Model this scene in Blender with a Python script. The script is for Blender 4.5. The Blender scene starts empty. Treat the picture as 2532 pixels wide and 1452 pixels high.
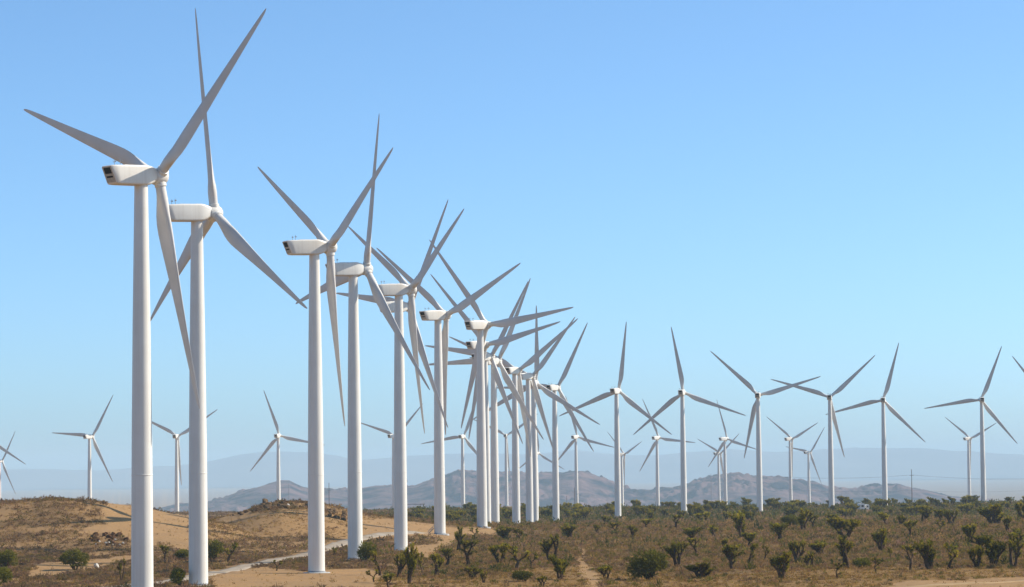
import bpy, math, random
import numpy as np
from mathutils import Matrix, Vector

# ------------------------------------------------------------------ camera, sky, sun, exposure
scene = bpy.context.scene
IW, IH = 2532, 1452                      # the photograph's frame, used to read off bearings
F, HORIZON, ROLL = 7000.0, 1160.0, math.radians(0.65)
CAM_Z = 24.6
pitch = math.atan((HORIZON - IH / 2) / F)
FW = np.array([0, math.cos(pitch), math.sin(pitch)])
UP0 = np.array([0, -math.sin(pitch), math.cos(pitch)])
RT0 = np.array([1.0, 0, 0])
RT = math.cos(ROLL) * RT0 - math.sin(ROLL) * UP0
UP = math.sin(ROLL) * RT0 + math.cos(ROLL) * UP0
cam_data = bpy.data.cameras.new('camera')
cam_data.sensor_width = 36.0
cam_data.sensor_fit = 'HORIZONTAL'
cam_data.lens = 36.0 * F / IW
cam_data.clip_start = 1.0
cam_data.clip_end = 90000.0
cam = bpy.data.objects.new('camera', cam_data)
scene.collection.objects.link(cam)
cam.matrix_world = Matrix(((RT[0], UP[0], -FW[0], 0), (RT[1], UP[1], -FW[1], 0), (RT[2], UP[2], -FW[2], CAM_Z), (0, 0, 0, 1)))
scene.camera = cam

SUN_AZ, SUN_EL = math.radians(74.5), math.radians(37.5)     # azimuth from the view direction (+Y) towards +X
world = bpy.data.worlds.new('World')
scene.world = world
world.use_nodes = True
wn, wl = world.node_tree.nodes, world.node_tree.links
wn.clear()
wo = wn.new('ShaderNodeOutputWorld')
bg = wn.new('ShaderNodeBackground')
sky = wn.new('ShaderNodeTexSky')
sky.sky_type = 'NISHITA'
sky.sun_disc = False
sky.sun_elevation = SUN_EL
sky.sun_rotation = SUN_AZ
sky.altitude = 1000
sky.air_density = 0.6
sky.dust_density = 2.0
sky.ozone_density = 6.0
hsv = wn.new('ShaderNodeHueSaturation')
hsv.inputs['Saturation'].default_value = 1.0
wl.new(sky.outputs[0], hsv.inputs['Color'])
tint = wn.new('ShaderNodeMix'); tint.data_type = 'RGBA'; tint.blend_type = 'MULTIPLY'; tint.inputs['Factor'].default_value = 1.0
tint.inputs['B'].default_value = (0.96, 1.13, 1.07, 1)
wl.new(hsv.outputs[0], tint.inputs['A'])
wl.new(tint.outputs['Result'], bg.inputs['Color'])
bg.inputs['Strength'].default_value = 0.14
wl.new(bg.outputs[0], wo.inputs['Surface'])

sl = bpy.data.lights.new('sun', 'SUN')
sl.energy = 4.4
sl.angle = math.radians(0.53)
sl.color = (1.0, 0.92, 0.80)
sun = bpy.data.objects.new('sun', sl)
scene.collection.objects.link(sun)
sdir = Vector((math.cos(SUN_EL) * math.sin(SUN_AZ), math.cos(SUN_EL) * math.cos(SUN_AZ), math.sin(SUN_EL)))
sun.rotation_euler = sdir.to_track_quat('Z', 'Y').to_euler()
sun.location = (300, 300, 400)

scene.view_settings.view_transform = 'Standard'
scene.view_settings.look = 'None'
scene.view_settings.exposure = 0.46
scene.view_settings.gamma = 1.0
scene.render.engine = 'CYCLES'
scene.cycles.max_bounces = 6
scene.cycles.diffuse_bounces = 2
scene.cycles.volume_bounces = 1
scene.cycles.use_denoising = True
HAZE_DENSITY = 0.42e-4
HAZE_COLOR = (0.64, 0.86, 1.0)

# ------------------------------------------------------------------ helpers
rng = np.random.default_rng(11)
random.seed(11)
COL = scene.collection


def link(name, data, parent=None, mat=None):
    o = bpy.data.objects.new(name, data)
    COL.objects.link(o)
    if parent is not None:
        o.parent = parent
    if mat is not None and data is not None:
        data.materials.append(mat)
    return o


def tag(o, label=None, cat=None, group=None, kind=None):
    if label: o['label'] = label
    if cat: o['category'] = cat
    if group: o['group'] = group
    if kind: o['kind'] = kind
    return o


def mesh_np(name, verts, faces, smooth=False, colors=None):
    """verts (n,3); faces (m,k) all of one size; colors per vertex (n,3)"""
    verts = np.asarray(verts, np.float32); faces = np.asarray(faces, np.int32)
    k = faces.shape[1]
    me = bpy.data.meshes.new(name)
    me.vertices.add(len(verts)); me.vertices.foreach_set('co', verts.ravel())
    me.loops.add(faces.size); me.loops.foreach_set('vertex_index', faces.ravel())
    me.polygons.add(len(faces)); me.polygons.foreach_set('loop_start', np.arange(0, faces.size, k, dtype=np.int32))
    me.polygons.foreach_set('use_smooth', np.full(len(faces), bool(smooth)))
    if colors is not None:
        ca = me.color_attributes.new('tint', 'FLOAT_COLOR', 'POINT')
        c4 = np.ones((len(verts), 4), np.float32); c4[:, :3] = colors
        ca.data.foreach_set('color', c4.ravel())
    me.update(calc_edges=True)
    return me


class MB:
    """collects polygons of any size for one mesh"""
    def __init__(s): s.v, s.f = [], []
    def add(s, vs, fs):
        o = len(s.v); s.v += [tuple(map(float, p)) for p in vs]; s.f += [tuple(i + o for i in f) for f in fs]
    def box(s, c, d, m=None):
        x, y, z = c; a, b, h = d[0] / 2, d[1] / 2, d[2] / 2
        vs = [(x + i * a, y + j * b, z + k * h) for k in (-1, 1) for j in (-1, 1) for i in (-1, 1)]
        if m is not None: vs = [tuple(m @ Vector(p)) for p in vs]
        s.add(vs, [(0, 2, 3, 1), (4, 5, 7, 6), (0, 1, 5, 4), (2, 6, 7, 3), (0, 4, 6, 2), (1, 3, 7, 5)])
    def tube(s, p, q, r0, r1=None, n=8):
        r1 = r0 if r1 is None else r1
        p, q = Vector(p), Vector(q); ax = (q - p).normalized()
        e = ax.orthogonal().normalized(); g = ax.cross(e)
        vs = []
        for c, r in ((p, r0), (q, r1)):
            for i in range(n):
                t = 2 * math.pi * i / n; vs.append(c + r * (math.cos(t) * e + math.sin(t) * g))
        s.add(vs, [(i, (i + 1) % n, n + (i + 1) % n, n + i) for i in range(n)] + [tuple(range(n))[::-1], tuple(range(n, 2 * n))])
    def loft(s, rings, cap=True):
        n = len(rings[0]); vs = [p for r in rings for p in r]; fs = []
        for k in range(len(rings) - 1):
            for i in range(n):
                j = (i + 1) % n; fs.append((k * n + i, k * n + j, (k + 1) * n + j, (k + 1) * n + i))
        if cap: fs += [tuple(range(n))[::-1], tuple(range((len(rings) - 1) * n, len(rings) * n))]
        s.add(vs, fs)
    def mesh(s, name, smooth=None):
        me = bpy.data.meshes.new(name); me.from_pydata(s.v, [], s.f); me.update()
        if smooth is not None:
            me.polygons.foreach_set('use_smooth', [True] * len(me.polygons))
            me.set_sharp_from_angle(angle=math.radians(smooth))
        return me


def lathe_z(profile, n=32):
    m = MB(); m.loft([[(r * math.cos(2 * math.pi * i / n), r * math.sin(2 * math.pi * i / n), z) for i in range(n)] for r, z in profile]); return m


# 2-D value noise on arrays
def _hash(ix, iy, seed):
    h = (ix.astype(np.int64) * 374761393 + iy.astype(np.int64) * 668265263 + seed * 1442695041) & 0xFFFFFFFF
    h = ((h ^ (h >> 13)) * 1274126177) & 0xFFFFFFFF
    return ((h ^ (h >> 16)) & 0xFFFF) / 65535.0


def vnoise(x, y, seed=0):
    ix, iy = np.floor(x), np.floor(y); fx, fy = x - ix, y - iy
    fx = fx * fx * (3 - 2 * fx); fy = fy * fy * (3 - 2 * fy)
    a, b = _hash(ix, iy, seed), _hash(ix + 1, iy, seed); c, d = _hash(ix, iy + 1, seed), _hash(ix + 1, iy + 1, seed)
    return (a + (b - a) * fx) * (1 - fy) + (c + (d - c) * fx) * fy - 0.5


def fbm(x, y, seed=0, octaves=4):
    t, amp = 0, 1.0
    for o in range(octaves):
        t = t + amp * vnoise(x, y, seed + o * 17); x, y, amp = x * 2.03, y * 2.03, amp * 0.5
    return t


def project(P):
    """world points (n,3) -> frame coordinates"""
    Q = np.asarray(P, float) - np.array([0, 0, CAM_Z]); d = Q @ FW
    return IW / 2 + F * (Q @ RT) / d, IH / 2 - F * (Q @ UP) / d


def inside(px, py, poly):
    c = np.zeros(np.shape(px), bool); n = len(poly)
    for i in range(n):
        x0, y0 = poly[i]; x1, y1 = poly[i - 1]
        if y0 == y1: continue
        hit = ((y0 > py) != (y1 > py)) & (px < (x1 - x0) * (py - y0) / (y1 - y0) + x0)
        c ^= hit
    return c


# ------------------------------------------------------------------ materials
def material(name, color, rough=0.8, spec=0.3, vary=None, scale=1.0, detail=4.0, bump=0.0, bump_scale=None, tint=False, objrand=0.0, metallic=0.0, ramp=(0.38, 0.64)):
    """principled material; vary = second colour mixed in by noise in object/world position"""
    m = bpy.data.materials.new(name); m.use_nodes = True
    n, l = m.node_tree.nodes, m.node_tree.links
    b = n['Principled BSDF']
    b.inputs['Roughness'].default_value = rough
    b.inputs['Specular IOR Level'].default_value = spec
    b.inputs['Metallic'].default_value = metallic
    src = n.new('ShaderNodeRGB'); src.outputs[0].default_value = (*color, 1); out = src.outputs[0]
    geo = n.new('ShaderNodeNewGeometry')
    if tint:
        at = n.new('ShaderNodeAttribute'); at.attribute_name = 'tint'; out = at.outputs['Color']
    if vary is not None:
        nz = n.new('ShaderNodeTexNoise'); nz.inputs['Scale'].default_value = scale; nz.inputs['Detail'].default_value = detail
        l.new(geo.outputs['Position'], nz.inputs['Vector'])
        rp = n.new('ShaderNodeValToRGB'); rp.color_ramp.elements[0].position = ramp[0]; rp.color_ramp.elements[1].position = ramp[1]
        l.new(nz.outputs['Fac'], rp.inputs['Fac'])
        mx = n.new('ShaderNodeMix'); mx.data_type = 'RGBA'
        l.new(rp.outputs['Color'], mx.inputs['Factor']); l.new(out, mx.inputs['A']); mx.inputs['B'].default_value = (*vary, 1)
        out = mx.outputs['Result']
    if objrand:
        oi = n.new('ShaderNodeObjectInfo'); mr = n.new('ShaderNodeMapRange')
        mr.inputs['To Min'].default_value = 1 - objrand; mr.inputs['To Max'].default_value = 1 + objrand
        l.new(oi.outputs['Random'], mr.inputs['Value'])
        hs = n.new('ShaderNodeHueSaturation'); l.new(mr.outputs['Result'], hs.inputs['Value']); l.new(out, hs.inputs['Color']); out = hs.outputs['Color']
    l.new(out, b.inputs['Base Color'])
    if bump:
        nb = n.new('ShaderNodeTexNoise'); nb.inputs['Scale'].default_value = bump_scale or scale * 4; nb.inputs['Detail'].default_value = 5
        l.new(geo.outputs['Position'], nb.inputs['Vector'])
        bp = n.new('ShaderNodeBump'); bp.inputs['Distance'].default_value = bump; l.new(nb.outputs['Fac'], bp.inputs['Height']); l.new(bp.outputs['Normal'], b.inputs['Normal'])
    return m


M_WHITE = material('white_paint', (0.80, 0.755, 0.665), 0.42, 0.4, vary=(0.77, 0.72, 0.63), scale=0.25)
def weather(m, amount=0.10):
    """faint vertical dust and oil streaks on painted steel, in the object's own space"""
    n, l = m.node_tree.nodes, m.node_tree.links; b = n['Principled BSDF']; old = b.inputs['Base Color'].links[0].from_socket
    tc = n.new('ShaderNodeTexCoord'); mp = n.new('ShaderNodeMapping'); mp.inputs['Scale'].default_value = (1.6, 1.6, 0.05)
    nz = n.new('ShaderNodeTexNoise'); nz.inputs['Scale'].default_value = 1.0; nz.inputs['Detail'].default_value = 6
    l.new(tc.outputs['Object'], mp.inputs['Vector']); l.new(mp.outputs['Vector'], nz.inputs['Vector'])
    rp = n.new('ShaderNodeValToRGB'); rp.color_ramp.elements[0].position = 0.48; rp.color_ramp.elements[1].position = 0.72
    rp.color_ramp.elements[1].color = (amount * 3, amount * 3, amount * 3, 1); l.new(nz.outputs['Fac'], rp.inputs['Fac'])
    mx = n.new('ShaderNodeMix'); mx.data_type = 'RGBA'; l.new(rp.outputs['Color'], mx.inputs['Factor']); l.new(old, mx.inputs['A']); mx.inputs['B'].default_value = (0.55, 0.49, 0.40, 1)
    l.new(mx.outputs['Result'], b.inputs['Base Color'])


weather(M_WHITE)
M_BLADE = material('blade_gelcoat', (0.68, 0.635, 0.575), 0.5, 0.3, vary=(0.62, 0.58, 0.52), scale=0.2)
M_DARK = material('dark_vent', (0.012, 0.011, 0.010), 0.7, 0.2, vary=(0.02, 0.018, 0.016), scale=2)
M_GREY = material('galvanised_steel', (0.35, 0.36, 0.37), 0.5, 0.4, vary=(0.28, 0.28, 0.28), scale=1.5)
M_CONC = material('concrete', (0.46, 0.45, 0.42), 0.9, 0.2, vary=(0.38, 0.36, 0.33), scale=0.8)
M_ROCK = material('granite_rock', (0.205, 0.13, 0.068), 0.95, 0.05, vary=(0.09, 0.055, 0.03), scale=0.55, bump=0.15, bump_scale=1.6)
M_ROCK_PALE = material('pale_stone', (0.62, 0.58, 0.50), 0.9, 0.15, vary=(0.48, 0.43, 0.36), scale=0.8)
M_ROAD = material('gravel_road', (0.375, 0.315, 0.245), 0.95, 0.05, vary=(0.31, 0.235, 0.155), scale=0.3, detail=6)
M_TRACK = material('sandy_track', (0.42, 0.28, 0.145), 0.95, 0.1, vary=(0.34, 0.215, 0.10), scale=0.2)
M_BARK = material('joshua_bark', (0.07, 0.042, 0.025), 0.95, 0.03, vary=(0.12, 0.075, 0.045), scale=1.0, objrand=0.3)
M_LEAF = material('joshua_leaf', (0.21, 0.185, 0.026), 0.8, 0.05, tint=True, objrand=0.3)
M_JUNI = material('juniper_leaf', (0.20, 0.18, 0.018), 0.8, 0.05, vary=(0.10, 0.096, 0.014), scale=0.8, objrand=0.25)
M_SCRUB = material('dry_scrub', (0.2, 0.15, 0.1), 0.95, 0.02, tint=True)
def see_through(m, fac):
    """thin leaves and dry twigs let part of the light through"""
    n, l = m.node_tree.nodes, m.node_tree.links; b = n['Principled BSDF']; o = n['Material Output']
    t = n.new('ShaderNodeBsdfTranslucent'); l.new(b.inputs['Base Color'].links[0].from_socket, t.inputs['Color'])
    x = n.new('ShaderNodeMixShader'); x.inputs[0].default_value = fac; l.new(b.outputs[0], x.inputs[1]); l.new(t.outputs[0], x.inputs[2]); l.new(x.outputs[0], o.inputs['Surface'])


for mm, ff in ((M_SCRUB, 0.42), (M_LEAF, 0.38), (M_JUNI, 0.35)): see_through(mm, ff)
M_WOOD = material('weathered_wood', (0.13, 0.10, 0.08), 0.9, 0.1, vary=(0.18, 0.15, 0.12), scale=1.0)
M_WIRE = material('wire', (0.10, 0.10, 0.11), 0.5, 0.4, vary=(0.12, 0.12, 0.12))


def ground_material():
    m = bpy.data.materials.new('desert_ground'); m.use_nodes = True
    n, l = m.node_tree.nodes, m.node_tree.links; b = n['Principled BSDF']
    b.inputs['Roughness'].default_value = 0.95; b.inputs['Specular IOR Level'].default_value = 0.1
    geo = n.new('ShaderNodeNewGeometry')
    def noise(s, d, rough=0.55):
        q = n.new('ShaderNodeTexNoise'); q.inputs['Scale'].default_value = s; q.inputs['Detail'].default_value = d; q.inputs['Roughness'].default_value = rough
        l.new(geo.outputs['Position'], q.inputs['Vector']); return q.outputs['Fac']
    def ramp(f, a, c):
        r = n.new('ShaderNodeValToRGB'); r.color_ramp.elements[0].position = a; r.color_ramp.elements[1].position = c; l.new(f, r.inputs['Fac']); return r.outputs['Color']
    def mix(f, A, B):
        x = n.new('ShaderNodeMix'); x.data_type = 'RGBA'; l.new(f, x.inputs['Factor'])
        for s, k in ((A, 'A'), (B, 'B')):
            if isinstance(s, tuple): x.inputs[k].default_value = (*s, 1)
            else: l.new(s, x.inputs[k])
        return x.outputs['Result']
    base = mix(ramp(noise(0.012, 5), 0.4, 0.62), (0.365, 0.208, 0.083), (0.335, 0.20, 0.086))
    base = mix(ramp(noise(0.06, 6, 0.65), 0.46, 0.66), base, (0.31, 0.185, 0.085))
    base = mix(ramp(noise(0.7, 4), 0.5, 0.75), base, (0.28, 0.17, 0.078))
    base = mix(ramp(noise(2.2, 3, 0.7), 0.52, 0.72), base, (0.22, 0.135, 0.062))
    base = mix(ramp(noise(1.3, 5, 0.7), 0.60, 0.70), base, (0.46, 0.33, 0.19))
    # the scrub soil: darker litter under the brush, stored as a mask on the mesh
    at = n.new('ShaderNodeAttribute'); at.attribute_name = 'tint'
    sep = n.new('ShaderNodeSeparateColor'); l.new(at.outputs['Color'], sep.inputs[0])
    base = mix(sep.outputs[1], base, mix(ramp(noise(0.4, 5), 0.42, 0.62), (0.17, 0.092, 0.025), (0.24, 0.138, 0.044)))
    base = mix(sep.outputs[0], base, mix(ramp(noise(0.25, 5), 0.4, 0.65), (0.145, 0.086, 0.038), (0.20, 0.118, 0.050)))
    l.new(base, b.inputs['Base Color'])
    bp = n.new('ShaderNodeBump'); bp.inputs['Distance'].default_value = 0.25
    l.new(noise(0.8, 6, 0.6), bp.inputs['Height']); l.new(bp.outputs['Normal'], b.inputs['Normal'])
    return m


# ------------------------------------------------------------------ turbines: foot (relative to the camera), yaw, rotor angle
TURB = {
    'T1': (-69.13, 527.09, -24.34, 45.2, 52.0),
    'T2': (-67.59, 606.63, -24.15, 58.2, 0.7),
    'T3': (-48.56, 695.13, -24.86, 60.7, 62.2),
    'T4': (-43.79, 779.52, -24.36, 58.1, 20.7),
    'T5': (-34.73, 866.13, -24.68, 60.3, 60.6),
    'T5b': (-38.28, 958.49, -24.6, 52.9, 39.2),
    'T6': (-27.23, 1034.5, -23.48, 45.8, 67.6),
    'T7': (-12.77, 1118.84, -22.92, 39.3, 83.2),
    'T7b': (-14.71, 1262.56, -24.5, 39.5, 78.6),
    'T7c': (-13.03, 1332.84, -27.08, 43.7, 39.0),
    'T7d': (-9.2, 1351.67, -28.3, 34.1, 29.1),
    'T8': (0.89, 1446.01, -29.74, 29.9, 54.9),
    'T9': (8.2, 1540.0, -29.6, 37.4, 45.3),
    'T10': (11.62, 1608.1, -31.4, 20.2, 3.0),
    'T11': (24.71, 1690.98, -31.57, 29.5, 30.8),
    'R1': (65.38, 1792.76, -31.27, 22.5, 9.6),
    'R2': (112.09, 1876.94, -30.5, 12.4, 111.1),
    'R3': (166.75, 1929.37, -31.68, 8.4, 73.8),
    'R4': (227.24, 2033.5, -31.0, 9.2, 47.8),
    'R5': (276.37, 2116.75, -31.45, 8.0, 16.2),
    'R6': (362.86, 2194.9, -30.24, 4.7, 21.5),
    'R7': (421.84, 2241.09, -30.81, 9.1, 84.1),
    'S1': (-372.84, 2491.59, -47.16, 28.2, 34.9),
    'S2': (-302.15, 2541.18, -47.2, 10.1, 57.7),
    'S3': (-216.98, 2611.51, -46.81, 12.9, 102.0),
    'S4': (-112.09, 2643.64, -47.85, 32.3, 47.9),
    'S5': (-49.27, 2726.13, -48.09, 17.4, 21.3),
    'S6': (-8.83, 3220.63, -41.76, 8.3, 56.5),
    'S7': (29.97, 3686.6, -59.89, 35.0, 119.0),
    'S8': (64.52, 2944.22, -47.41, 28.5, 105.2),
    'S9': (133.03, 3500.56, -63.34, 59.5, 69.9),
    'S10': (148.83, 2946.18, -49.21, 35.3, 97.3),
    'S11': (262.99, 3645.97, -62.91, 49.1, 55.5),
    'S12': (230.19, 3093.43, -49.57, 47.4, 106.1),
    'S13': (314.71, 3231.59, -49.34, 46.7, 66.0),
    'S14': (391.71, 3771.43, -62.49, 47.9, 40.8),
    'S15': (537.26, 3350.83, -50.14, 48.0, 66.2),
    'L1': (-624.0, 3441.16, -63.24, 34.4, 35.4),
    'L2': (-516.95, 2799.23, -46.5, 25.0, 2.0),
}
T_LABEL = {
    'T1': 'nearest and largest white wind turbine, at left, its foot below the bottom edge',
    'T2': 'second-nearest white turbine, overlapped by the nearest one, one blade pointing straight up',
    'T3': 'third tower of the big row, standing in front of the rocky hilltop',
    'T4': 'fourth tower of the big row, between gravel road and sand, upright blade crossing its neighbour',
    'T5': 'fifth tower of the big row, its foot hidden behind a dark Joshua tree on sand',
    'T5b': 'turbine hidden behind the fifth tower, only blades and a bit of nacelle showing',
    'T6': 'sixth tower of the big row, on open sand, small stair at its foot',
    'T7': 'seventh tower of the big row, thick tower hiding a bunch of nacelles behind it',
    'T7b': 'upper of the two nacelles peeking out left behind the seventh tower, long blade up-right',
    'T7c': 'lower of the two nacelles peeking out left behind the seventh tower, blade pointing left',
    'T7d': 'turbine whose tower stands tight against the right side of the seventh tower',
    'T8': 'turbine with bright nacelle between the seventh tower and the close pair of towers',
    'T9': 'left one of the close pair of towers, its nacelle mostly shaded by a blade',
    'T10': 'right one of the close pair of towers, blade pointing straight up',
    'T11': 'last tower at the right end of the dense row, dark vent on its nacelle',
    'R1': 'first of the well-spaced turbines on the right plain, next to the dense row',
    'R2': 'second of the well-spaced turbines on the right plain, upright blade tilting left',
    'R3': 'third of the well-spaced right turbines, its right blade crossing its neighbour\'s blade',
    'R4': 'fourth of the well-spaced right turbines, its left blade crossing its neighbour\'s blade',
    'R5': 'fifth of the well-spaced right turbines, next to the lone dark utility pole',
    'R6': 'last whole well-spaced turbine near the right edge, in front of a smaller turbine',
    'R7': 'turbine beyond the right edge, only two blade tips showing',
    'S1': 'small distant turbine rising behind the crest of the left brown hill',
    'S2': 'small distant turbine between the two nearest towers, behind the left hill',
    'S3': 'small distant turbine rising straight behind the rocky hilltop',
    'S4': 'small distant turbine just left of the fifth tower, against grey hills',
    'S5': 'small distant turbine between the sixth and seventh towers',
    'S6': 'small distant turbine just right of the tight pair at the seventh tower',
    'S7': 'tiny distant turbine peeking out right of the close pair of towers',
    'S8': 'small distant turbine right of the end of the dense row',
    'S9': 'tiny distant turbine hugging the right side of the first well-spaced tower',
    'S10': 'small distant turbine between the first and second well-spaced towers',
    'S11': 'tiny distant turbine close left of another small one, right of the second well-spaced tower',
    'S12': 'small distant turbine right of a tiny one, left of the third well-spaced tower',
    'S13': 'small distant turbine right of the third well-spaced tower',
    'S14': 'tiny distant turbine just left of the fourth well-spaced tower',
    'S15': 'small distant turbine overlapped by the last whole turbine at right',
    'L1': 'tiny distant turbine half cut by the left edge, its hub at the edge',
    'L2': 'turbine beyond the left edge, only a single blade reaching into view',
}
TW = {k: np.array([v[0], v[1], v[2] + CAM_Z]) for k, v in TURB.items()}

# ------------------------------------------------------------------ terrain
_pd = np.array([0, 60, 150, 300, 430, 600, 1100, 1250, 1380, 1700, 2230, 2330, 2520, 2760, 3200, 3600, 4200, 6000, 8000, 10500, 14000, 80000.])
_pz = np.array([-1.7, -5, -11, -20.5, -24, -24.6, -23.6, -24.6, -27.6, -30.8, -31, -34, -46, -48, -48, -61, -68, -92, -124, -160, -206, -206.])
_td = np.arange(0, 16000, 10.0)
_tz = np.interp(_td, _pd, _pz)
_k = np.hanning(13); _k /= _k.sum()
_tz = np.convolve(np.pad(_tz, 6, mode='edge'), _k, 'valid')
SIL1 = np.array([(-900, 1400), (-600, 1330), (-300, 1272), (-120, 1252), (0, 1243), (60, 1236), (130, 1231), (190, 1233), (260, 1241), (330, 1254), (400, 1267), (470, 1280), (560, 1296), (640, 1312), (760, 1345), (900, 1400)])
SIL2 = np.array([(300, 1400), (380, 1345), (440, 1312), (520, 1285), (560, 1274), (600, 1263), (640, 1250), (690, 1241), (760, 1246), (800, 1251), (850, 1263), (900, 1274), (970, 1283), (1030, 1292), (1110, 1304), (1180, 1311), (1240, 1317), (1330, 1330), (1450, 1400)])


def y_horizon(u): return HORIZON - math.tan(ROLL) * (u - IW / 2)


def plain(x, y):
    d = np.hypot(x, y)
    return np.interp(d, _td, _tz)


def ridge(x, y, p, sil, D, sf, sb):
    d = np.hypot(x, y); u = IW / 2 + F * x / np.maximum(y, 1)
    zr = (y_horizon(u) - np.interp(u, sil[:, 0], sil[:, 1])) / F * D
    s = np.where(d < D, sf, sb); g = np.exp(-0.5 * ((d - D) / s) ** 2)
    return np.where(y > 1, np.maximum(0, zr - p) * g, 0)


def raw_ground(x, y):
    x, y = np.asarray(x, float), np.asarray(y, float)
    p = plain(x, y)
    h1 = ridge(x, y, p, SIL1, 1000, 70, 95); h2 = ridge(x, y, p, SIL2, 1080, 80, 110)
    h = np.maximum(h1, h2) + 0.25 * np.minimum(h1, h2) * 0
    d = np.hypot(x, y)
    n = fbm(x / 38, y / 38, 3, 4) * 0.9 + fbm(x / 7, y / 7, 9, 2) * 0.18
    return p + h + n * np.clip((d - 200) / 300, 0, 1) * np.clip(1 + h / 12, 1, 2)


_tp = np.array([v[:3] for v in TURB.values()])
_res = _tp[:, 2] - raw_ground(_tp[:, 0], _tp[:, 1])
_sg = np.where(np.hypot(_tp[:, 0], _tp[:, 1]) < 2300, 34.0, 70.0)
_K = np.exp(-0.5 * (((_tp[:, None, :2] - _tp[None, :, :2]) ** 2).sum(-1)) / (_sg[None, :] ** 2))
_wt = np.linalg.solve(_K + 0.02 * np.eye(len(_tp)), _res)


def ground_z(x, y):
    """world height of the ground"""
    x, y = np.asarray(x, float), np.asarray(y, float); z = raw_ground(x, y)
    for (a, b, _), w, s in zip(_tp, _wt, _sg):
        z = z + w * np.exp(-0.5 * ((x - a) ** 2 + (y - b) ** 2) / s ** 2)
    return z + CAM_Z


def at(px, py, dmin=330, dmax=3300):
    """the ground point seen at a bearing of the photograph"""
    v = FW + (px - IW / 2) / F * RT + (IH / 2 - py) / F * UP
    t = np.concatenate([np.arange(dmin, 1500, 0.6), np.arange(1500, dmax, 2.0)])
    P = t[:, None] * v[None]; g = ground_z(P[:, 0], P[:, 1]) - CAM_Z
    i = np.argmax(P[:, 2] < g)
    if P[i, 2] >= g[i]: i = len(t) - 1
    x, y = P[i, 0], P[i, 1]
    return np.array([x, y, float(ground_z(x, y))])


# where the soil lies bare (outlines of the clearings as seen from the camera)
BARE = [
    [(262, 1240), (330, 1252), (480, 1278), (475, 1365), (395, 1345), (330, 1362), (322, 1328), (205, 1318), (200, 1308), (262, 1296), (250, 1272)],
    [(870, 1322), (905, 1290), (1010, 1291), (1120, 1303), (1240, 1311), (1225, 1322), (1140, 1326), (1120, 1345), (1085, 1362), (1060, 1385), (1000, 1372), (1000, 1352), (1092, 1340), (1085, 1325), (985, 1325), (930, 1330)],
    [(520, 1426), (660, 1402), (760, 1412), (900, 1405), (945, 1420), (930, 1455), (520, 1460)],
    [(75, 1398), (200, 1385), (340, 1372), (345, 1380), (230, 1410), (70, 1430)],
    [(880, 1282), (1010, 1288), (1010, 1296), (900, 1300)],
    [(520, 1286), (600, 1268), (660, 1266), (640, 1276), (560, 1290)],
    [(1430, 1358), (1450, 1358), (1446, 1388), (1476, 1425), (1500, 1460), (1470, 1460), (1425, 1400)],
    [(2120, 1462), (2250, 1440), (2400, 1434), (2560, 1424), (2560, 1455), (2300, 1462)],
]
SPARSE = [   # open tan ground with low tufts
    [(1265, 1412), (1320, 1405), (1440, 1402), (1470, 1420), (1440, 1445), (1300, 1440)],
    [(900, 1425), (1100, 1428), (1420, 1412), (1700, 1432), (1900, 1412), (2200, 1402), (2560, 1408), (2560, 1470), (900, 1470)],
    [(490, 1290), (620, 1262), (800, 1262), (960, 1285), (900, 1330), (700, 1330), (500, 1335)],
]


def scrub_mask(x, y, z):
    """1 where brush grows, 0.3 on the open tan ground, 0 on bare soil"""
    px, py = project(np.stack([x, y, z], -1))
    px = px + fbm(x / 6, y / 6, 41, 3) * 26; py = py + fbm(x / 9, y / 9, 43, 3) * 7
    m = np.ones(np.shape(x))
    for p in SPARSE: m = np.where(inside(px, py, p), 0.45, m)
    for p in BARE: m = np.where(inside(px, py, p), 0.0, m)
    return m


def seg_dist(x, y, pts):
    d = np.full(np.shape(x), 1e9)
    for a, b in zip(pts[:-1], pts[1:]):
        ab = b[:2] - a[:2]; t = np.clip(((x - a[0]) * ab[0] + (y - a[1]) * ab[1]) / (ab @ ab), 0, 1)
        d = np.minimum(d, np.hypot(x - a[0] - t * ab[0], y - a[1] - t * ab[1]))
    return d


ROAD = [at(*p) for p in [(60, 1466), (210, 1455), (330, 1449), (420, 1437), (515, 1419), (640, 1394), (740, 1376), (800, 1358), (850, 1342), (905, 1328), (990, 1319), (1050, 1317)]]
TRACK = [at(*p) for p in [(2050, 1466), (2180, 1455), (2320, 1447), (2440, 1442), (2560, 1434), (2700, 1424)]]


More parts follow.
